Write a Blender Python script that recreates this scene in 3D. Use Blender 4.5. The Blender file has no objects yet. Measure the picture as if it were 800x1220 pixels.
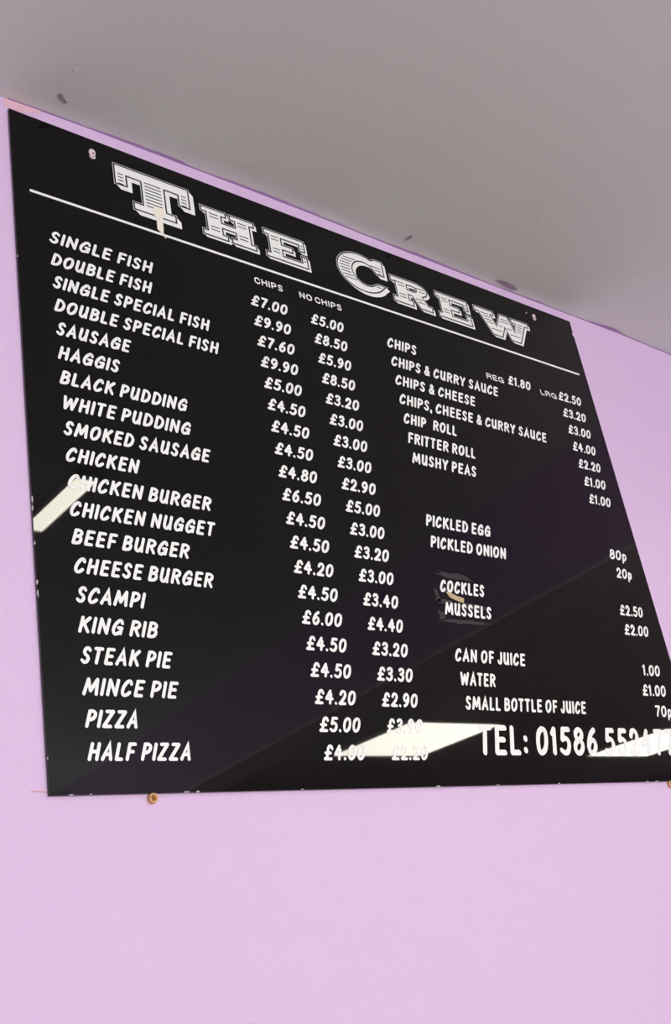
import bpy, bmesh, math, random
from mathutils import Vector, Matrix
from mathutils.geometry import tessellate_polygon

# ------------------------------------------------------------------ camera, light, exposure
SC = bpy.context.scene
COL = SC.collection
ZB = 1.69                 # height of the menu board's bottom edge above the floor
YW = 0.0045               # wall surface (the board's front face is y = 0, the room is y < 0)
CEIL = ZB + 0.9795        # ceiling height

cam = bpy.data.cameras.new('camera')
cam.sensor_fit = 'VERTICAL'
cam.sensor_height = 24.0
cam.sensor_width = 24.0 * 800 / 1220
cam.lens = 24.0 * 1320.7 / 1220.0
cam.clip_start = 0.05
camo = bpy.data.objects.new('camera', cam)
COL.objects.link(camo)
_r = Vector((0.772124, -0.614156, -0.163206))
_d = Vector((0.136904, 0.411561, -0.901041))
_f = Vector((0.620549, 0.673372, 0.401857))
_m = Matrix((( _r.x, -_d.x, -_f.x), (_r.y, -_d.y, -_f.y), (_r.z, -_d.z, -_f.z))).to_4x4()
_m.translation = Vector((-0.529906, -1.088640, 1.242140 + ZB - 1.49))
camo.matrix_world = _m
SC.camera = camo

SC.view_settings.view_transform = 'Standard'
SC.view_settings.look = 'None'
SC.view_settings.gamma = 1.0
SC.view_settings.exposure = 0.0
SC.view_settings.use_curve_mapping = False

world = bpy.data.worlds.new('daylight')
SC.world = world
world.use_nodes = True
world.node_tree.nodes['Background'].inputs[0].default_value = (0.85, 0.92, 1.0, 1)
world.node_tree.nodes['Background'].inputs[1].default_value = 2.0

def daylight(name, loc, rot, sx, sy, power, col):
    l = bpy.data.lights.new(name, 'AREA')
    l.shape = 'RECTANGLE'; l.size = sx; l.size_y = sy; l.energy = power; l.color = col
    o = bpy.data.objects.new(name, l); COL.objects.link(o)
    o.location = loc; o.rotation_euler = rot
    return o
# daylight coming in through the shop window behind the photographer
daylight('window_daylight', (0.4, -4.52, 1.66), (math.radians(90), 0, 0), 3.1, 1.25, 122, (1.0, 0.97, 0.98))
LAMP = 34.0               # radiance of the fluorescent ceiling lights

# ------------------------------------------------------------------ materials
def mat(name, col, rough=0.5, spec=0.5, metal=0.0, bump=None, mottle=None, emit=None):
    m = bpy.data.materials.new(name); m.use_nodes = True
    nt = m.node_tree; b = nt.nodes['Principled BSDF']
    b.inputs['Base Color'].default_value = (*col, 1)
    b.inputs['Roughness'].default_value = rough
    b.inputs['Specular IOR Level'].default_value = spec
    b.inputs['Metallic'].default_value = metal
    if emit:
        b.inputs['Emission Color'].default_value = (*emit[0], 1)
        b.inputs['Emission Strength'].default_value = emit[1]
    if bump or mottle:
        tc = nt.nodes.new('ShaderNodeTexCoord')
    if bump:
        n = nt.nodes.new('ShaderNodeTexNoise'); n.inputs['Scale'].default_value = bump[0]
        n.inputs['Detail'].default_value = 4
        bp = nt.nodes.new('ShaderNodeBump'); bp.inputs['Strength'].default_value = bump[1]
        bp.inputs['Distance'].default_value = bump[2]
        nt.links.new(tc.outputs['Object'], n.inputs['Vector'])
        nt.links.new(n.outputs['Fac'], bp.inputs['Height'])
        nt.links.new(bp.outputs['Normal'], b.inputs['Normal'])
    if mottle:
        n2 = nt.nodes.new('ShaderNodeTexNoise'); n2.inputs['Scale'].default_value = mottle[0]
        n2.inputs['Detail'].default_value = 5
        mx = nt.nodes.new('ShaderNodeMix'); mx.data_type = 'RGBA'
        mx.inputs[6].default_value = (*col, 1); mx.inputs[7].default_value = (*mottle[1], 1)
        nt.links.new(tc.outputs['Object'], n2.inputs['Vector'])
        nt.links.new(n2.outputs['Fac'], mx.inputs[0])
        nt.links.new(mx.outputs[2], b.inputs['Base Color'])
    return m

def acrylic():
    m = mat('black_acrylic', (0.0002, 0.0002, 0.0003), 0.02, 0.27)
    nt = m.node_tree; b = nt.nodes['Principled BSDF']; out = nt.nodes['Material Output']
    # a thin film of grease over the gloss: a weak, wide second lobe
    g = nt.nodes.new('ShaderNodeBsdfGlossy'); g.inputs['Roughness'].default_value = 0.26
    g.inputs['Color'].default_value = (0.9, 0.95, 0.95, 1)
    tc = nt.nodes.new('ShaderNodeTexCoord')
    n = nt.nodes.new('ShaderNodeTexNoise'); n.inputs['Scale'].default_value = 5; n.inputs['Detail'].default_value = 6
    rg = nt.nodes.new('ShaderNodeMapRange')
    rg.inputs['From Min'].default_value = 0.35; rg.inputs['From Max'].default_value = 0.75
    rg.inputs['To Min'].default_value = 0.0003; rg.inputs['To Max'].default_value = 0.0020
    mx = nt.nodes.new('ShaderNodeMixShader')
    nt.links.new(tc.outputs['Object'], n.inputs['Vector'])
    nt.links.new(n.outputs['Fac'], rg.inputs['Value'])
    nt.links.new(rg.outputs['Result'], mx.inputs[0])
    nt.links.new(b.outputs[0], mx.inputs[1]); nt.links.new(g.outputs[0], mx.inputs[2])
    nt.links.new(mx.outputs[0], out.inputs['Surface'])
    return m

M = {
    'wall': mat('lilac_paint', (0.645, 0.488, 0.712), 0.5, 0.2, bump=(170, 0.22, 0.004), mottle=(1.6, (0.658, 0.505, 0.706))),
    'ceiling': mat('ceiling_paint', (0.665, 0.735, 0.70), 0.7, 0.3, bump=(60, 0.12, 0.004), mottle=(2.2, (0.705, 0.755, 0.72))),
    'lilac_line': mat('darker_lilac', (0.40, 0.26, 0.50), 0.6, bump=(90, 0.3, 0.002)),
    'pink_line': mat('pinkish_filler', (0.72, 0.43, 0.45), 0.7, mottle=(90, (0.70, 0.50, 0.64))),
    'floor': mat('floor_vinyl', (0.30, 0.225, 0.14), 0.45, mottle=(9, (0.26, 0.19, 0.12))),
    'acrylic': acrylic(),
    'acrylic_edge': mat('cut_acrylic_edge', (0.02, 0.018, 0.022), 0.35),
    'vinyl': mat('white_vinyl', (0.81, 0.86, 0.82), 0.45, 0.4),
    'vinyl_black': mat('black_ink', (0.006, 0.006, 0.008), 0.3, 0.4),
    'chip': mat('chipped_acrylic', (0.50, 0.48, 0.48), 0.5),
    'cream': mat('cream_paint', (0.80, 0.77, 0.62), 0.4, mottle=(200, (0.86, 0.84, 0.74))),
    'tape': mat('aged_tape', (0.50, 0.42, 0.24), 0.6, mottle=(150, (0.42, 0.33, 0.16))),
    'residue': mat('grey_glue_residue', (0.011, 0.011, 0.010), 0.35, 0.4, bump=(250, 0.4, 0.002), mottle=(180, (0.024, 0.023, 0.021))),
    'painted_screw': mat('paint_splashed_plastic', (0.72, 0.56, 0.60), 0.45, mottle=(300, (0.80, 0.72, 0.76))),
    'dark': mat('dark_recess', (0.03, 0.012, 0.016), 0.6),
    'rust': mat('rusty_brass', (0.62, 0.34, 0.12), 0.5, metal=0.25, bump=(400, 0.4, 0.001), mottle=(260, (0.78, 0.50, 0.25))),
    'rust_dark': mat('rusty_recess', (0.20, 0.085, 0.012), 0.7),
    'rust_streak': mat('rust_stain', (0.55, 0.27, 0.20), 0.7),
    'smudge': mat('grey_lilac_smear', (0.30, 0.23, 0.32), 0.8, mottle=(120, (0.42, 0.36, 0.43))),
    'dent': mat('dark_graze', (0.30, 0.28, 0.285), 0.85),
    'speck': mat('bare_plaster', (0.86, 0.84, 0.82), 0.8),
    'scuff': mat('pale_scuff', (0.70, 0.66, 0.655), 0.8),
    'white_trim': mat('white_gloss_paint', (0.78, 0.78, 0.76), 0.35),
    'lamp': mat('lamp_diffuser', (0.9, 0.9, 0.88), 0.5, emit=((1.0, 0.98, 0.84), LAMP)),
    'lamp_frame': mat('white_metal', (0.82, 0.82, 0.82), 0.4),
    'frame': mat('window_frame_white', (0.8, 0.8, 0.8), 0.4),
}
def glass():
    m = bpy.data.materials.new('window_glass'); m.use_nodes = True
    nt = m.node_tree; nt.nodes.remove(nt.nodes['Principled BSDF'])
    t = nt.nodes.new('ShaderNodeBsdfTransparent'); g = nt.nodes.new('ShaderNodeBsdfGlossy')
    g.inputs['Roughness'].default_value = 0.02
    x = nt.nodes.new('ShaderNodeMixShader'); x.inputs[0].default_value = 0.06
    nt.links.new(t.outputs[0], x.inputs[1]); nt.links.new(g.outputs[0], x.inputs[2])
    nt.links.new(x.outputs[0], nt.nodes['Material Output'].inputs['Surface'])
    return m
M['glass'] = glass()

# ------------------------------------------------------------------ helpers
def obj(name, bm, mats, parent=None, smooth=False):
    me = bpy.data.meshes.new(name); bm.to_mesh(me); bm.free()
    for m in (mats if isinstance(mats, (list, tuple)) else [mats]): me.materials.append(m)
    if smooth:
        for p in me.polygons: p.use_smooth = True
    o = bpy.data.objects.new(name, me); COL.objects.link(o)
    if parent is not None: o.parent = parent
    return o
def empty(name, loc):
    o = bpy.data.objects.new(name, None); COL.objects.link(o); o.location = loc
    o.empty_display_size = 0.02
    return o
def tag(o, label, cat, group=None):
    o['label'] = label; o['category'] = cat
    if group: o['group'] = group
    return o
def struct(name, bm, m, parent=None):
    o = obj(name, bm, m, parent); o['kind'] = 'structure'; return o
def box(bm, a, b, mi=0):
    v = [bm.verts.new((x, y, z)) for x in (a[0], b[0]) for y in (a[1], b[1]) for z in (a[2], b[2])]
    for q in ((0, 1, 3, 2), (4, 6, 7, 5), (0, 4, 5, 1), (2, 3, 7, 6), (0, 2, 6, 4), (1, 5, 7, 3)):
        f = bm.faces.new([v[i] for i in q]); f.material_index = mi
    return bm
def flat(bm, pts, y, mi=0):
    """a filled face in the board plane (x, z) facing the room"""
    vs = [bm.verts.new((p[0], y, p[1])) for p in pts]
    a = sum(pts[i][0] * pts[(i + 1) % len(pts)][1] - pts[(i + 1) % len(pts)][0] * pts[i][1] for i in range(len(pts)))
    f = bm.faces.new(vs if a > 0 else vs[::-1]); f.material_index = mi
def fill(bm, rings, y, mi=0):
    vs = []
    for r in rings: vs += [bm.verts.new((p[0], y, p[1])) for p in r]
    for t in tessellate_polygon([[Vector((p[0], p[1], 0)) for p in r] for r in rings]):
        p = [vs[i].co for i in t]
        n = (p[1] - p[0]).cross(p[2] - p[0])
        if n.length < 1e-14: continue
        f = bm.faces.new([vs[i] for i in (t if n.y < 0 else t[::-1])]); f.material_index = mi
def stroke(bm, pts, h, y, mi=0, closed=False, caps=True, n=6):
    """one pen stroke of half-width h through pts (board plane): a single ribbon with mitred bends and round ends"""
    q = []
    for p in pts:
        if not q or math.hypot(p[0] - q[-1][0], p[1] - q[-1][1]) > 1e-7: q.append((p[0], p[1]))
    if closed and len(q) > 2 and math.hypot(q[0][0] - q[-1][0], q[0][1] - q[-1][1]) < 1e-7: q.pop()
    m = len(q)
    def unit(a, b):
        l = math.hypot(b[0] - a[0], b[1] - a[1]); return ((b[0] - a[0]) / l, (b[1] - a[1]) / l)
    L, R = [], []
    for i in range(m):
        din = unit(q[i - 1], q[i]) if (i or closed) else None
        dout = unit(q[i], q[(i + 1) % m]) if (i < m - 1 or closed) else None
        din = din or dout; dout = dout or din
        tx, ty = din[0] + dout[0], din[1] + dout[1]; l = math.hypot(tx, ty)
        if l < 1e-6: tx, ty, l = din[0], din[1], 1.0
        nx, ny = -ty / l, tx / l
        k = min(h / max(0.2, nx * -din[1] + ny * din[0]), 2.4 * h)
        L.append((q[i][0] + nx * k, q[i][1] + ny * k)); R.append((q[i][0] - nx * k, q[i][1] - ny * k))
    lv = [bm.verts.new((p[0], y, p[1])) for p in L]; rv = [bm.verts.new((p[0], y, p[1])) for p in R]
    for i in range(m if closed else m - 1):
        j = (i + 1) % m
        f = bm.faces.new((lv[i], rv[i], rv[j], lv[j])); f.material_index = mi
    if caps and not closed:
        for c, d, v0, v1 in ((q[0], unit(q[1], q[0]), lv[0], rv[0]), (q[-1], unit(q[-2], q[-1]), rv[-1], lv[-1])):
            a0 = math.atan2(d[1], d[0])
            mid = [bm.verts.new((c[0] + h * math.cos(a0 + t), y, c[1] + h * math.sin(a0 + t))) for t in [math.pi / 2 - math.pi * k / n for k in range(1, n)]]
            # v1 .. v0 walk around the cap
            f = bm.faces.new([v1, v0] + mid[::-1]) if math.hypot(v0.co.x - mid[-1].co.x, v0.co.z - mid[-1].co.z) < math.hypot(v0.co.x - mid[0].co.x, v0.co.z - mid[0].co.z) else bm.faces.new([v1, v0] + mid)
            f.normal_update()
            if f.normal.y > 0: f.normal_flip()
            f.material_index = mi
def prism(bm, pts, y0, y1, mi_front=0, mi_side=0):
    """extruded polygon, y0 = room side, y1 = wall side"""
    a = sum(pts[i][0] * pts[(i + 1) % len(pts)][1] - pts[(i + 1) % len(pts)][0] * pts[i][1] for i in range(len(pts)))
    if a < 0: pts = pts[::-1]
    fr = [bm.verts.new((p[0], y0, p[1])) for p in pts]
    bk = [bm.verts.new((p[0], y1, p[1])) for p in pts]
    f = bm.faces.new(fr); f.material_index = mi_front
    f = bm.faces.new(bk[::-1]); f.material_index = mi_side
    for i in range(len(pts)):
        j = (i + 1) % len(pts)
        f = bm.faces.new([fr[i], bk[i], bk[j], fr[j]]); f.material_index = mi_side
    return bm
def blob(rng, cx, cy, rx, ry, ang=0, n=14, jit=0.3):
    out = []
    for k in range(n):
        t = 2 * math.pi * k / n; r = 1 + rng.uniform(-jit, jit)
        x, y = rx * r * math.cos(t), ry * r * math.sin(t)
        out.append((cx + x * math.cos(ang) - y * math.sin(ang), cy + x * math.sin(ang) + y * math.cos(ang)))
    return out

# ------------------------------------------------------------------ the room
X0, X1, Y0 = -2.6, 7.2, -4.6
WX0, WX1, WZ0, WZ1 = -1.2, 2.0, 1.0, 2.32           # shop window in the front wall
bm = bmesh.new(); box(bm, (X0, Y0, -0.06), (X1, YW + 0.12, 0)); struct('floor', bm, M['floor'])
# the plaster ceiling meets the board's wall in a slightly wavy line
edge = [(-2.6, .9755), (-.6, .9755), (-.01, .9755), (.0658, .9787), (.1464, .9805), (.2617, .9806), (.421, .9818), (.5621, .9815),
        (.758, .9789), (.9811, .978), (1.243, .9788), (1.4105, .9795), (1.5974, .975), (2.2, .976), (7.2, .978)]
def ceil_z(x):
    for (a, za), (b, zb) in zip(edge, edge[1:]):
        if a <= x <= b: return ZB + za + (zb - za) * (x - a) / (b - a)
    return ZB + .9755
xs = [e[0] for e in edge]
bm = bmesh.new()
rows = []
for y, k in ((YW + 0.12, 1), (YW, 1), (-0.25, 0.6), (-0.8, 0), (Y0, 0)):
    rows.append([bm.verts.new((x, y, CEIL + k * (ceil_z(x) - CEIL))) for x in xs])
for r, s in zip(rows, rows[1:]):
    for i in range(len(xs) - 1): bm.faces.new((r[i], r[i + 1], s[i + 1], s[i]))
g = bmesh.ops.extrude_face_region(bm, geom=bm.faces[:])
for v in [e for e in g['geom'] if isinstance(e, bmesh.types.BMVert)]: v.co.z = CEIL + 0.08
bmesh.ops.recalc_face_normals(bm, faces=bm.faces[:])
ceiling = struct('ceiling', bm, M['ceiling'])
bm = bmesh.new()
prism(bm, [(X0, 0), (X1, 0)] + [(x, ceil_z(x)) for x in xs[::-1]], YW, YW + 0.12)
wall = struct('wall_back', bm, M['wall'])
bm = bmesh.new(); box(bm, (X0 - 0.1, Y0, 0), (X0, YW, CEIL)); struct('wall_left', bm, M['wall'])
bm = bmesh.new(); box(bm, (X1, Y0, 0), (X1 + 0.1, YW, CEIL)); struct('wall_right', bm, M['wall'])
bm = bmesh.new()
box(bm, (X0, Y0 - 0.12, 0), (WX0, Y0, CEIL)); box(bm, (WX1, Y0 - 0.12, 0), (X1, Y0, CEIL))
box(bm, (WX0, Y0 - 0.12, 0), (WX1, Y0, WZ0)); box(bm, (WX0, Y0 - 0.12, WZ1), (WX1, Y0, CEIL))
struct('wall_front', bm, M['wall'])
bm = bmesh.new()
for a, b in (((WX0, WZ0), (WX0 + .06, WZ1)), ((WX1 - .06, WZ0), (WX1, WZ1)), ((WX0, WZ0), (WX1, WZ0 + .06)), ((WX0, WZ1 - .06), (WX1, WZ1)),
             ((.37, WZ0), (.43, WZ1))):
    box(bm, (a[0], Y0 - 0.09, a[1]), (b[0], Y0 - 0.03, b[1]))
win = struct('window_1', bm, M['frame'])
bm = bmesh.new(); box(bm, (WX0, Y0 - .064, WZ0), (WX1, Y0 - .058, WZ1)); obj('glass_pane', bm, M['glass'], win)
# lilac downstand beam with a white underside; the board mirrors it
bm = bmesh.new()
BZ = ZB + 0.645
def beam_x(y): return 1.70 - 0.10 * y
for xo, w, z0, z1, mi in ((0, 0.16, BZ + 0.012, CEIL + .02, 0), (-.004, 0.168, BZ, BZ + 0.012, 1)):
    pts = [(beam_x(YW) + xo, YW), (beam_x(Y0) + xo, Y0), (beam_x(Y0) + xo + w, Y0), (beam_x(YW) + xo + w, YW)]
    lo = [bm.verts.new((p[0], p[1], z0)) for p in pts]; hi = [bm.verts.new((p[0], p[1], z1)) for p in pts]
    for q in [lo, hi[::-1]] + [[lo[i], hi[i], hi[(i + 1) % 4], lo[(i + 1) % 4]] for i in range(4)]:
        f = bm.faces.new(q); f.material_index = mi
bmesh.ops.recalc_face_normals(bm, faces=bm.faces[:])
struct('trim_1', bm, [M['wall'], M['white_trim']])

# thin uneven strip of darker lilac on the ceiling along the junction
rng = random.Random(4)
def junction_line(name, x0, x1, depth, m, seed):
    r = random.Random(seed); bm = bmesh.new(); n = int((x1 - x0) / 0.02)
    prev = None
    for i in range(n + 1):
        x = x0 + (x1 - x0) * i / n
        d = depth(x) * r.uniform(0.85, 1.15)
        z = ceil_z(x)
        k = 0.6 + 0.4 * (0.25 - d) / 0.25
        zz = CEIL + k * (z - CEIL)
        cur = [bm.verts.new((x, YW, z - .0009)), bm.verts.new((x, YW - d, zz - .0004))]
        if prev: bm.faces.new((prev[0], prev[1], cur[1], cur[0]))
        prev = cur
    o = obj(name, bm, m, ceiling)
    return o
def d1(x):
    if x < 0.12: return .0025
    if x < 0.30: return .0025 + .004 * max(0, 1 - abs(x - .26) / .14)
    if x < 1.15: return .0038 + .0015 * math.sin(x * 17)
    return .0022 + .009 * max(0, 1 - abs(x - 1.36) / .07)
junction_line('junction_line', 0.0, 1.75, d1, M['lilac_line'], 5)

def ceiling_mark(name, pts, m):
    bm = bmesh.new()
    vs = []
    for x, y in pts:
        k = 0.6 + 0.4 * max(0, (0.25 + y) / 0.25) if y > -.25 else 0.6 * max(0, (0.8 + y) / 0.55)
        vs.append(bm.verts.new((x, y, CEIL + k * (ceil_z(x) - CEIL) - .0011)))
    f = bm.faces.new(vs)
    if f.normal.z > 0: f.normal_flip()
    bm.normal_update()
    if f.normal.z > 0: f.normal_flip()
    return obj(name, bm, m, ceiling)
r = random.Random(11)
ceiling_mark('scratch', [(.058, -.036), (.063, -.0395), (.066, -.035), (.077, -.0275), (.075, -.0245), (.063, -.030)], M['dent'])
ceiling_mark('paint_smudge', blob(r, .744, -.0285, .0035, .0085, 0.25), M['smudge'])
ceiling_mark('paint_smudge', blob(r, 1.020, -.0105, .036, .0055, 0.06, 20), M['smudge'])
ceiling_mark('scuff', [(.985, -.024), (1.0, -.030), (1.03, -.032), (1.03, -.0305), (1.0, -.0285), (.988, -.022)], M['scuff'])
for x, y, s in ((.936, -.187, .0035), (1.265, -.142, .0042), (.060, -.088, .003), (.163, -.231, .0012), (.33, -.075, .0013), (.55, -.11, .0012), (.10, -.13, .0013)):
    ceiling_mark('plaster_speck', blob(r, x, y, s * 1.3, s * .8, .5, 9), M['speck'])
ceiling_mark('scuff', [(.375, -.034), (.384, -.042), (.397, -.054), (.399, -.053), (.388, -.041), (.377, -.033)], M['scuff'])
# pinkish filler above the board's top left corner, and rust on the wall
bm = bmesh.new()
top = [(x, ceil_z(x) - .0005) for x in [-.004 + .006 * i for i in range(10)]]
bot = [(x, .957 + ZB + .0045 * r.random() + max(0, (x - .02) * .45)) for x, z in top[::-1]]
for i in range(len(top) - 1):
    a, b = top[i], top[i + 1]; c, d = bot[len(top) - 2 - i], bot[len(top) - 1 - i]
    bm.faces.new([bm.verts.new((p[0], YW - .0006, p[1])) for p in (d, c, b, a)])
obj('filler_patch', bm, M['pink_line'], wall)
bm = bmesh.new()
stroke(bm, [(-.018, ZB + .0058), (-.008, ZB + .0053), (.004, ZB + .0040)], .0005, YW - .0006, 0)
obj('rust_streak', bm, M['rust_streak'], wall)

# ------------------------------------------------------------------ the menu board
BW, BH = 1.22, 0.9544
board = empty('menu_board', (0, 0, ZB))
tag(board, 'black glossy takeaway menu board with white lettering on the lilac wall', 'menu board')
outline = [(0, 0), (BW, 0), (BW, .9135), (1.2190, .9165), (1.2158, .9195), (1.2162, .9225), (1.2195, .9275), (BW, BH), (0, BH)]
bm = bmesh.new(); prism(bm, outline, 0.0, 0.0035, 0, 1)
panel = obj('panel', bm, [M['acrylic'], M['acrylic_edge']], board)

T0 = -0.0002   # lettering sits proud of the panel

# --- brush-script alphabet: pen paths on a 0..1 square, with a width per letter
def S(*p): return ('s', list(p))
def P(*p): return ('p', list(p))
G = {
 'A': (.70, P((0, 0), (.55, 1), (1, 0)), P((.24, .32), (.84, .32))),
 'B': (.64, P((.05, 0), (.1, 1)), S((.1, 1), (.55, 1), (.9, .88), (.86, .66), (.5, .54), (.1, .52)), S((.5, .54), (.9, .46), (1, .24), (.8, .05), (.4, 0), (.05, 0))),
 'C': (.66, S((.98, .80), (.84, .98), (.5, .95), (.16, .66), (.02, .3), (.2, .02), (.6, .02), (.95, .2))),
 'D': (.68, P((.05, 0), (.1, 1)), S((.1, 1), (.5, .98), (.9, .76), (1, .48), (.85, .18), (.5, .02), (.05, 0))),
 'E': (.60, P((.08, 0), (.12, 1)), P((.12, 1), (.98, 1)), P((.1, .52), (.85, .52)), P((.08, 0), (.96, 0))),
 'F': (.58, P((.1, 0), (.12, 1)), P((.12, 1), (1, 1)), P((.1, .50), (.86, .50))),
 'G': (.70, S((.95, .80), (.80, .98), (.5, .95), (.15, .66), (.02, .3), (.2, .02), (.55, .02), (.9, .2), (.96, .44)), P((.58, .45), (1, .45)), P((.96, .45), (.92, .04))),
 'H': (.70, P((.06, 0), (.08, 1)), P((.95, 0), (.92, 1)), P((.08, .50), (.93, .50))),
 'I': (.20, P((.5, 0), (.5, 1))),
 'J': (.52, S((.95, 1), (.96, .5), (.85, .12), (.5, 0), (.15, .05), (.0, .22))),
 'K': (.68, P((.06, 0), (.1, 1)), P((.95, 1), (.14, .44)), P((.36, .60), (1, 0))),
 'L': (.54, P((.1, 1), (.08, 0)), P((.08, 0), (1, 0))),
 'M': (.88, P((0, 0), (.14, 1)), P((.14, 1), (.48, .22)), P((.48, .22), (.88, 1)), P((.88, 1), (1, 0))),
 'N': (.72, P((.05, 0), (.08, 1)), P((.08, 1), (.90, 0)), P((.90, 0), (.95, 1))),
 'O': (.72, S((.5, 1), (.14, .82), (.02, .42), (.18, .06), (.48, 0), (.84, .2), (.98, .6), (.84, .94), (.5, 1))),
 'P': (.62, P((.06, 0), (.1, 1)), S((.1, 1), (.6, .99), (.96, .86), (.94, .62), (.6, .46), (.1, .42))),
 'R': (.66, P((.05, 0), (.1, 1)), S((.1, 1), (.6, .99), (.94, .86), (.92, .66), (.6, .52), (.1, .49)), P((.48, .50), (1, 0))),
 'S': (.58, S((.95, .86), (.7, 1), (.35, .97), (.14, .78), (.3, .58), (.66, .46), (.92, .27), (.76, .05), (.4, 0), (.02, .13))),
 'T': (.60, P((0, 1), (1, 1)), P((.5, 1), (.46, 0))),
 'U': (.66, S((.08, 1), (.04, .5), (.1, .14), (.38, 0), (.66, .1), (.86, .34)), P((.92, 1), (.90, .3)), P((.90, .3), (.96, 0))),
 'W': (.96, P((0, 1), (.2, 0)), P((.2, 0), (.52, .84)), P((.52, .84), (.76, 0)), P((.76, 0), (1, 1))),
 'Y': (.66, P((0, 1), (.48, .46)), P((1, 1), (.48, .46)), P((.48, .46), (.46, 0))),
 'Z': (.64, P((.08, 1), (.98, 1)), P((.98, 1), (.0, 0)), P((.0, 0), (.95, 0))),
 '&': (.66, S((1, .0), (.6, .42), (.28, .76), (.38, .98), (.64, .96), (.68, .76), (.46, .58)), S((.46, .58), (.12, .34), (.06, .14), (.24, .0), (.6, .04), (.94, .42))),
 ',': (.20, P((.6, .04), (.4, -.2))),
 '.': (.20, P((.5, 0), (.5, .02))),
 ':': (.24, P((.5, .08), (.5, .12)), P((.5, .55), (.5, .59))),
 '0': (.62, S((.5, 1), (.14, .82), (.02, .44), (.14, .08), (.46, 0), (.84, .18), (.98, .56), (.86, .92), (.5, 1))),
 '1': (.34, P((.62, 0), (.66, 1)), P((.66, 1), (0, .8))),
 '2': (.60, S((.06, .76), (.25, .98), (.65, 1), (.92, .80), (.8, .52), (.4, .22), (.02, 0)), P((.02, 0), (1, 0))),
 '3': (.58, S((.1, .88), (.35, 1), (.75, .98), (.92, .78), (.7, .58), (.4, .53)), S((.4, .53), (.8, .48), (.97, .26), (.75, .04), (.35, 0), (0, .12))),
 '4': (.64, P((.56, 1), (0, .36)), P((0, .36), (1, .36)), P((.72, .74), (.66, 0))),
 '5': (.60, P((.95, 1), (.26, 1)), P((.26, 1), (.14, .56)), S((.14, .56), (.5, .62), (.86, .52), (.96, .3), (.76, .05), (.36, 0), (0, .1))),
 '6': (.60, S((.82, 1), (.42, .82), (.12, .5), (.04, .24)), S((.04, .26), (.24, .01), (.64, .01), (.95, .27), (.76, .53), (.32, .52), (.04, .26))),
 '7': (.58, P((.04, 1), (1, 1)), S((1, 1), (.7, .6), (.45, .25), (.36, 0))),
 '8': (.60, S((.55, .55), (.2, .66), (.18, .88), (.54, 1), (.88, .9), (.88, .68), (.55, .55)), S((.55, .55), (.14, .42), (.02, .2), (.24, .01), (.64, .01), (.95, .2), (.92, .42), (.55, .55))),
 '9': (.60, S((.95, .72), (.7, .99), (.3, .98), (.05, .72), (.24, .47), (.66, .47), (.95, .72)), S((.95, .74), (.88, .4), (.6, .14), (.24, 0))),
 '£': (.66, S((1, .80), (.84, .98), (.54, .98), (.36, .76), (.38, .4), (.28, .12), (.02, .0)), P((.02, 0), (.98, .0)), P((.06, .46), (.78, .46))),
 'p': (.50, P((.12, .64), (.04, -.34)), S((.12, .5), (.5, .66), (.9, .56), (.96, .3), (.7, .04), (.4, .0), (.1, .12))),
}
def smooth(pts, n=6):
    out = []
    for i in range(len(pts) - 1):
        p0 = pts[i - 1] if i else pts[0]; p1 = pts[i]; p2 = pts[i + 1]; p3 = pts[i + 2] if i + 2 < len(pts) else pts[-1]
        for k in range(n):
            t = k / n
            out.append(tuple(0.5 * (2 * p1[c] + (p2[c] - p0[c]) * t + (2 * p0[c] - 5 * p1[c] + 4 * p2[c] - p3[c]) * t * t
                                    + (3 * p1[c] - p0[c] - 3 * p2[c] + p3[c]) * t ** 3) for c in (0, 1)))
    return out + [pts[-1]]
def write(name, text, x0, x1, z, cap, label, weight=0.195, slant=0.30, gap=0.12, space=0.40):
    """one line of brush lettering on the board from x0 to x1, baseline z, letter height cap"""
    w = 0
    for i, ch in enumerate(text): w += space if ch == ' ' else G[ch][0] + (gap if i < len(text) - 1 and text[i + 1] != ' ' else 0)
    sx = (x1 - x0) / (w * cap)
    bm = bmesh.new(); h = weight * cap / 2; pen = x0; y = T0
    for i, ch in enumerate(text):
        if ch == ' ': pen += space * cap * sx; continue
        gw = G[ch][0] * cap * sx
        for kn, (kind, pts) in enumerate(G[ch][1:]):
            y = T0 - .00003 * kn - .000015 * (i % 2)
            if kind == 's': pts = smooth(pts)
            q = []
            for px, pz in pts:
                zz = h + pz * (cap - 2 * h)
                q.append((pen + h + px * max(gw - 2 * h, 0) + slant * (zz - h), z + zz))
            stroke(bm, q, h, y, closed=kind == 's' and pts[0] == pts[-1])
        pen += gw + (gap * cap * sx if i < len(text) - 1 and text[i + 1] != ' ' else 0)
    o = obj(name, bm, M['vinyl'], board)
    o['label'] = label
    return o
def row(k): return .7388 - .03697 * k

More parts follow.
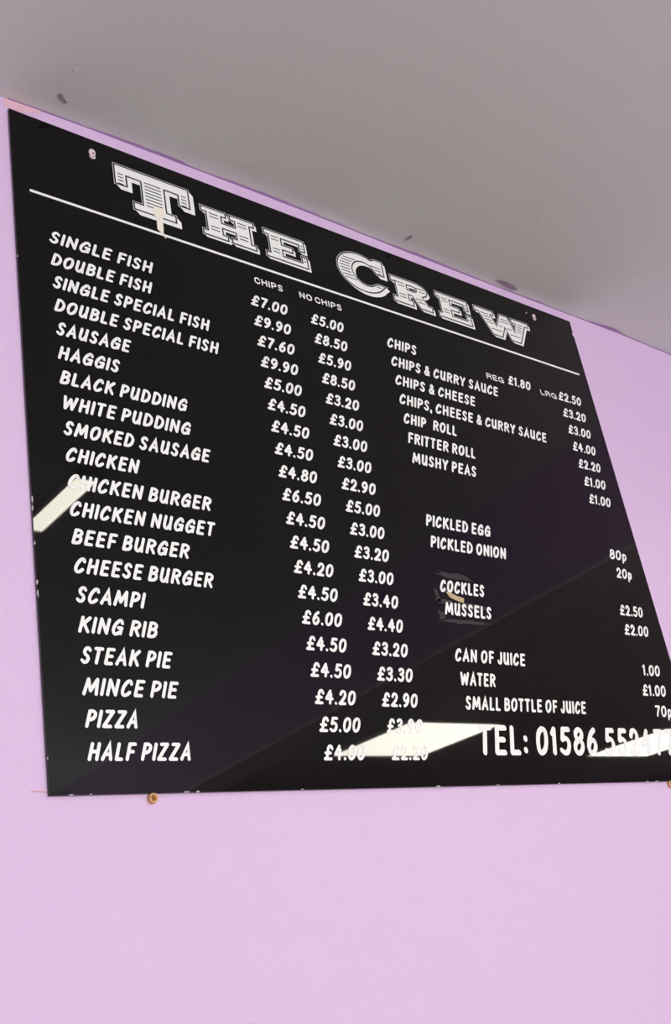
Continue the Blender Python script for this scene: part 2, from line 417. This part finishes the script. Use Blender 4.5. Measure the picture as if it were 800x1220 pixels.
items = [('SINGLE FISH', .2040, '£7.00', '£5.00'), ('DOUBLE FISH', .1985, '£9.90', '£8.50'), ('SINGLE SPECIAL FISH', .2905, '£7.60', '£5.90'),
 ('DOUBLE SPECIAL FISH', .3010, '£9.90', '£8.50'), ('SAUSAGE', .1530, '£5.00', '£3.20'), ('HAGGIS', .1331, '£4.50', '£3.00'),
 ('BLACK PUDDING', .2337, '£4.50', '£3.00'), ('WHITE PUDDING', .2345, '£4.50', '£3.00'), ('SMOKED SAUSAGE', .2600, '£4.80', '£2.90'),
 ('CHICKEN', .1473, '£6.50', '£5.00'), ('CHICKEN BURGER', .2520, '£4.50', '£3.00'), ('CHICKEN NUGGET', .2519, '£4.50', '£3.20'),
 ('BEEF BURGER', .2086, '£4.20', '£3.00'), ('CHEESE BURGER', .2397, '£4.50', '£3.40'), ('SCAMPI', .1359, '£6.00', '£4.40'),
 ('KING RIB', .1496, '£4.50', '£3.20'), ('STEAK PIE', .1644, '£4.50', '£3.30'), ('MINCE PIE', .1683, '£4.20', '£2.90'),
 ('PIZZA', .1121, '£5.00', '£3.90'), ('HALF PIZZA', .1783, '£4.00', '£2.20')]
for k, (t, x1, p1, p2) in enumerate(items):
    write('menu_item', t, .0462, x1, row(k), .0212, 'white lettering %s' % t)
    write('price', p1, .3770, .4465, row(k), .0207, 'white price %s with chips, in the row of %s' % (p1, t), gap=.10)
    write('price', p2, .4938, .5612, row(k), .0207, 'white price %s without chips, in the row of %s' % (p2, t), gap=.10)
right = [(0, 'CHIPS', .7251, '£2.50', 1.1043), (1, 'CHIPS & CURRY SAUCE', .9202, '£3.20', 1.1041), (2, 'CHIPS & CHEESE', .8486, '£3.00', 1.1055),
 (3, 'CHIPS, CHEESE & CURRY SAUCE', 1.0279, '£4.00', 1.1045), (4, 'CHIP  ROLL', .7806, '£2.20', 1.1067), (5, 'FRITTER ROLL', .8149, '£1.00', 1.1089),
 (6, 'MUSHY PEAS', .8055, '£1.00', 1.1085), (9, 'PICKLED EGG', .8053, '80p', 1.1231), (10, 'PICKLED ONION', .8313, '20p', 1.1280),
 (12, 'COCKLES', .7553, '£2.50', 1.1055), (13, 'MUSSELS', .7600, '£2.00', 1.1030), (15, 'CAN OF JUICE', .8142, '1.00', 1.1226),
 (16, 'WATER', .7336, '£1.00', 1.1050), (17, 'SMALL BOTTLE OF JUICE', .9358, '70p', 1.1250)]
for k, t, x1, p, px in right:
    write('menu_item', t, .6575, x1, row(k), .0212, 'white lettering %s' % t)
    write('price', p, px, 1.1735, row(k), .0207, 'white price %s in the row of %s' % (p, t), gap=.10)
write('price', '£1.80', .9592, 1.0228, row(0), .0207, 'white price £1.80 for a regular portion, in the row of CHIPS', gap=.10)
write('phone_number', 'TEL: 01586 552477', .6655, 1.152, .0432, .0455, 'large white lettering TEL: 01586 552477', weight=.185, slant=.27)

# --- small plain sans capitals for the column headings
PLAIN = {
 'C': (.74, S((.97, .72), (.82, .94), (.5, 1), (.16, .86), (.02, .5), (.16, .14), (.5, 0), (.82, .06), (.97, .28))),
 'H': (.72, P((.03, 0), (.03, 1)), P((.97, 0), (.97, 1)), P((.03, .53), (.97, .53))),
 'I': (.18, P((.5, 0), (.5, 1))),
 'P': (.68, P((.04, 0), (.04, 1)), S((.04, 1), (.6, 1), (.92, .9), (.97, .72), (.9, .52), (.6, .44), (.04, .43))),
 'S': (.66, S((.93, .84), (.74, .98), (.46, 1), (.16, .92), (.10, .74), (.3, .58), (.7, .45), (.92, .28), (.82, .07), (.52, 0), (.2, .03), (.03, .16))),
 'N': (.72, P((.03, 0), (.03, 1)), P((.03, 1), (.97, 0)), P((.97, 0), (.97, 1))),
 'O': (.78, S((.5, 1), (.16, .88), (.01, .5), (.16, .12), (.5, 0), (.84, .12), (.99, .5), (.84, .88), (.5, 1))),
 'R': (.72, P((.04, 0), (.04, 1)), S((.04, 1), (.6, 1), (.9, .92), (.95, .75), (.88, .57), (.6, .5), (.04, .5)), S((.6, .5), (.82, .42), (.9, .22), (.97, .0))),
 'E': (.66, P((.04, 0), (.04, 1)), P((.04, 1), (.98, 1)), P((.04, .53), (.9, .53)), P((.04, 0), (1, 0))),
 'G': (.78, S((.95, .82), (.8, .96), (.5, 1), (.16, .87), (.01, .5), (.16, .13), (.5, 0), (.8, .05), (.97, .2)), P((.60, .44), (.97, .44)), P((.97, .44), (.97, .0))),
 'L': (.58, P((.04, 1), (.04, 0)), P((.04, 0), (1, 0))),
}
def sans(name, text, x0, x1, z, cap, label):
    brush = dict(G); G.update(PLAIN)
    o = write(name, text, x0, x1, z, cap, label, weight=.185, slant=0, gap=.15, space=.36)
    G.clear(); G.update(brush)
    return o
sans('column_heading', 'CHIPS', .3915, .4471, .7838, .0122, 'small plain white heading CHIPS')
sans('column_heading', 'NO CHIPS', .4799, .5684, .7838, .0122, 'small plain white heading NO CHIPS')
sans('portion_mark', 'REG', .9015, .9480, row(0) - .002, .0125, 'small plain white lettering REG')
sans('portion_mark', 'LRG', 1.0515, 1.0990, row(0) - .001, .0125, 'small plain white lettering LRG')

bm = bmesh.new(); prism(bm, [(.0233, .8163), (1.198, .8170), (1.198, .8212), (.0233, .8205)], -.0003, 0.0)
obj('divider_line', bm, M['vinyl'], board)['label'] = 'long white ruled line under the title'

# --- western slab title letters with hatching and a block shadow
def arc(cx, cy, rx, ry, a0, a1, n):
    return [(cx + rx * math.cos(math.radians(a0 + (a1 - a0) * i / n)), cy + ry * math.sin(math.radians(a0 + (a1 - a0) * i / n))) for i in range(n + 1)]
TL = {
 'T': [[(0, 1), (0, .50), (.15, .50), (.15, .78), (.345, .78), (.345, .17), (.22, .17), (.22, 0), (.78, 0), (.78, .17), (.655, .17), (.655, .78), (.85, .78), (.85, .50), (1, .50), (1, 1)]],
 'H': [[(0, 1), (.46, 1), (.46, .83), (.37, .83), (.37, .59), (.63, .59), (.63, .83), (.54, .83), (.54, 1), (1, 1), (1, .83), (.91, .83), (.91, .17), (1, .17), (1, 0), (.54, 0), (.54, .17), (.63, .17), (.63, .41), (.37, .41), (.37, .17), (.46, .17), (.46, 0), (0, 0), (0, .17), (.09, .17), (.09, .83), (0, .83)]],
 'E': [[(0, 1), (.97, 1), (.97, .60), (.84, .60), (.84, .83), (.40, .83), (.40, .59), (.66, .59), (.66, .41), (.40, .41), (.40, .17), (.87, .17), (.87, .42), (1, .42), (1, 0), (0, 0), (0, .17), (.10, .17), (.10, .83), (0, .83)]],
 'R': [[(0, 1), (.62, 1)] + arc(.62, .74, .32, .26, 78, -60, 9) + [(.90, .2), (1, .2), (1, 0), (.68, 0), (.50, .43), (.40, .43), (.40, .2), (.50, .2), (.50, 0), (0, 0), (0, .2), (.11, .2), (.11, .8), (0, .8)],
       [(.40, .82), (.56, .82)] + arc(.56, .715, .10, .105, 70, -70, 5) + [(.56, .61), (.40, .61)]],
 'W': [[(0, 1), (.34, 1), (.34, .83), (.28, .83), (.36, .42), (.47, 1), (.61, 1), (.70, .42), (.75, .83), (.68, .83), (.68, 1), (1, 1), (1, .83), (.93, .83), (.77, 0), (.60, 0), (.52, .48), (.43, 0), (.26, 0), (.07, .83), (0, .83)]],
 'C': [[(.84, 1), (1, 1), (1, .60), (.84, .60)] + arc(.57, .5, .27, .32, 30, 318, 18) + [(.84, .32), (1, .32)] + arc(.5, .5, .5, .5, -30, -300, 26)],
}
def inside_spans(rings, z):
    xs = []
    for r in rings:
        for i in range(len(r)):
            a, b = r[i], r[(i + 1) % len(r)]
            if (a[1] > z) != (b[1] > z): xs.append(a[0] + (z - a[1]) / (b[1] - a[1]) * (b[0] - a[0]))
    xs.sort()
    return list(zip(xs[::2], xs[1::2]))
def title_letter(ch, x0, x1, z0, z1, sh=.0052):
    rings = [[(x0 + p[0] * (x1 - x0), z0 + p[1] * (z1 - z0)) for p in rg] for rg in TL[ch]]
    bm = bmesh.new()
    s = (sh, -sh * .95)
    # block shadow and rim
    lev = 0
    fill(bm, [[(p[0] + s[0], p[1] + s[1]) for p in rg] for rg in rings], -.0002)
    for rg in rings:
        for i in range(len(rg)):
            a, b = rg[i], rg[(i + 1) % len(rg)]
            q = [a, b, (b[0] + s[0], b[1] + s[1]), (a[0] + s[0], a[1] + s[1])]
            ar = sum(q[j][0] * q[(j + 1) % 4][1] - q[(j + 1) % 4][0] * q[j][1] for j in range(4))
            lev += 1
            if abs(ar) > 1e-10: flat(bm, q, -.00022 - .000004 * lev)
        # square-cornered rim around the face
        stroke(bm, rg, .0020, -.00042, 0, closed=True)
    fill(bm, rings, -.00045)
    for rg in rings: stroke(bm, rg, .0013, -.00048, 1, closed=True)
    # hatching in the broad strokes
    pitch = .0062; z = z1 - .010
    while z > z0 + .009:
        for a, b in inside_spans(rings, z):
            w = b - a
            if w > .042: continue
            m = min(.0055, w * .27)
            if w > .009: stroke(bm, [(a + m, z), (b - m, z)], .00095, -.00048, 1, caps=False)
        z -= pitch
    o = obj('title_letter', bm, [M['vinyl'], M['vinyl_black']], board)
    o['label'] = 'large hatched slab letter %s of the title, white with a block shadow' % ch
    return o
for a in (('T', .1595, .2870, .8500, .9235, .0088), ('H', .3075, .4070, .8495, .9040), ('E', .4270, .5110, .8490, .9035), ('C', .5790, .6870, .8440, .9225, .0070),
          ('R', .7020, .7960, .8480, .9025), ('E', .8130, .8985, .8480, .9020), ('W', .9150, 1.0680, .8480, .9020)):
    title_letter(*a)

# --- wear on the board
bm = bmesh.new()
prism(bm, [(.2215, .8655), (.2290, .8690), (.2395, .8640), (.2380, .8560), (.2345, .8490), (.2335, .8290), (.2325, .8215), (.2375, .8160), (.2355, .8125), (.2325, .8170), (.2275, .8215), (.2230, .8260), (.2235, .8480), (.2180, .8520), (.2205, .8590)], -.0010, -.0002)
obj('paint_drip', bm, M['cream'], board)['label'] = 'cream paint drip across the foot of the title letter T'
bm = bmesh.new(); prism(bm, [(.6690, .2965), (.6760, .2965), (.6900, .2915), (.7065, .2890), (.7045, .2810), (.6960, .2815), (.6760, .2870)], -.0007, -.0001)
obj('tape_residue', bm, M['tape'], board)['label'] = 'yellowed scrap of tape between COCKLES and MUSSELS'
r = random.Random(3)
for pts in (blob(r, .697, .3250, .036, .0055, -.05, 18, .35), blob(r, .649, .2890, .004, .012, .2, 12, .4), blob(r, .660, .2800, .016, .0035, .0, 14, .4),
            blob(r, .722, .2760, .040, .0045, .02, 18, .4), blob(r, .650, .2560, .006, .008, 0, 12, .4), blob(r, .705, .2490, .05, .0035, .04, 18, .4), blob(r, .668, .3010, .012, .004, 0, 12, .4)):
    bm = bmesh.new(); flat(bm, pts, -.00008); obj('glue_residue', bm, M['residue'], board)['label'] = 'dull grey glue residue around COCKLES and MUSSELS'
for x, z, w, h in ((.0004, .347, .0011, .008), (.0003, .3355, .0013, .007), (.0003, .290, .0011, .004), (.0003, .2415, .0014, .006), (.0004, .228, .0011, .009), (.0004, .0395, .0009, .003),
                   (.0003, .700, .0010, .003), (.0240, .0004, .005, .0009), (.048, .0004, .003, .0008), (.1680, .0006, .007, .0012), (.1835, .0006, .004, .0013), (.335, .0005, .004, .0009), (.5707, .0006, .006, .0016), (.690, .0005, .005, .0009),
                   (.8262, .0006, .004, .0014), (1.05, .0006, .006, .0011), (1.075, .0006, .009, .0011), (1.2165, .9215, .0012, .003)):
    bm = bmesh.new(); prism(bm, blob(r, x, z, w * .62, h * .55, 0, 8, .4), -.0004, .0018); obj('edge_chip', bm, M['chip'], board)['label'] = 'pale chip in the edge of the panel'
bm = bmesh.new(); prism(bm, blob(r, 1.0775, .9335, .0016, .0016, 0, 10, .1), -.0003, .0002); obj('drill_hole', bm, M['painted_screw'], board)['label'] = 'small filled drill hole beside the top right screw'

# ------------------------------------------------------------------ the screws
def lathe(bm, prof, n=20, mi=0, sx=1.0, sz=1.0):
    """profile (radius, y) turned about the y axis"""
    rings = [[bm.verts.new((rr * sx * math.cos(2 * math.pi * k / n), y, rr * sz * math.sin(2 * math.pi * k / n))) for k in range(n)] for rr, y in prof]
    for a, b in zip(rings, rings[1:]):
        for k in range(n):
            f = bm.faces.new((a[k], a[(k + 1) % n], b[(k + 1) % n], b[k])); f.material_index = mi
    f = bm.faces.new(rings[-1][::-1]); f.material_index = mi
    f = bm.faces.new(rings[0]); f.material_index = mi
    bmesh.ops.recalc_face_normals(bm, faces=bm.faces[:])
    return bm
def cap_screw(x, z, s, label):
    t = empty('screw', (x, 0, z)); tag(t, label, 'screw', 'screws holding the menu board')
    bm = bmesh.new(); lathe(bm, [(.0052 * s, 0), (.0056 * s, -.0012), (.0050 * s, -.0026), (.0034 * s, -.0030), (.0028 * s, -.0020)], sz=1.25)
    obj('screw_cup', bm, M['painted_screw'], t, True)
    bm = bmesh.new(); lathe(bm, [(.0026 * s, -.0018), (.0025 * s, -.0026), (.0016 * s, -.0032), (.0004 * s, -.0033)])
    h = obj('screw_head', bm, M['painted_screw'], t, True)
    bm = bmesh.new(); box(bm, (.0002 * s, -.0036, -.0030 * s), (.0022 * s, -.0030, -.0008 * s))
    obj('slot', bm, M['dark'], h)
    bm = bmesh.new()
    out = [(.0056 * s * math.cos(a), -.0052 * s + .0056 * s * math.sin(a)) for a in [math.radians(205 + 12 * i) for i in range(12)]]
    inn = [(.0040 * s * math.cos(a), -.0040 * s + .0042 * s * math.sin(a)) for a in [math.radians(337 - 12 * i) for i in range(12)]]
    prism(bm, out + inn, -.0022, 0)
    obj('snap_cap', bm, M['painted_screw'], t)
    return t
cap_screw(.1249, ZB + .9275, 1.0, 'paint-splashed white cap screw near the top left corner of the menu board')
cap_screw(1.0975, ZB + .9295, .82, 'small pale cap screw near the top right corner of the board, above the W')
def rust_screw(x, z, label):
    t = empty('screw', (x, YW, z)); tag(t, label, 'screw', 'screws holding the menu board')
    bm = bmesh.new(); lathe(bm, [(.0062, 0), (.0062, -.0012), (.0056, -.0050), (.0050, -.0060), (.0040, -.0058), (.0034, -.0035)])
    obj('screw_cup', bm, M['rust'], t, True)
    bm = bmesh.new(); lathe(bm, [(.0035, -.0030), (.0033, -.0040), (.0020, -.0044), (.0004, -.0045)])
    obj('screw_head', bm, M['rust_dark'], t, True)['label'] = 'dark rusty screw head'
rust_screw(.1245, ZB - .0052, 'rusty orange screw under the bottom left edge of the menu board')
rust_screw(1.1142, ZB - .0048, 'rusty orange screw under the bottom right edge, at the photo border')

# ------------------------------------------------------------------ ceiling lights (the board mirrors them)
def ceiling_light(x0, x1, y0, y1, label, fr=.018):
    cx, cy = (x0 + x1) / 2, (y0 + y1) / 2
    t = empty('ceiling_light', (cx, cy, CEIL)); tag(t, label, 'ceiling light')
    a, b = (x1 - x0) / 2, (y1 - y0) / 2
    bm = bmesh.new()
    for p, q in (((-a - fr, -b - fr), (a + fr, -b)), ((-a - fr, b), (a + fr, b + fr)), ((-a - fr, -b), (-a, b)), ((a, -b), (a + fr, b))):
        box(bm, (p[0], p[1], -.014), (q[0], q[1], .002))
    obj('frame', bm, M['lamp_frame'], t)
    bm = bmesh.new(); box(bm, (-a, -b, -.010), (a, b, .002))
    obj('diffuser', bm, M['lamp'], t)
ceiling_light(3.33, 3.99, -3.47, -2.83, 'square ceiling panel light mirrored at the bottom middle of the menu board')
ceiling_light(5.50, 6.16, -3.47, -2.83, 'square ceiling panel light mirrored behind the phone number')
ceiling_light(.600, .655, -1.30, -1.00, 'narrow ceiling strip light mirrored beside CHICKEN BURGER', .008)
ceiling_light(.30, .583, -1.30, -1.245, 'short ceiling strip light, its end mirrored at the left edge of the menu board', .008)
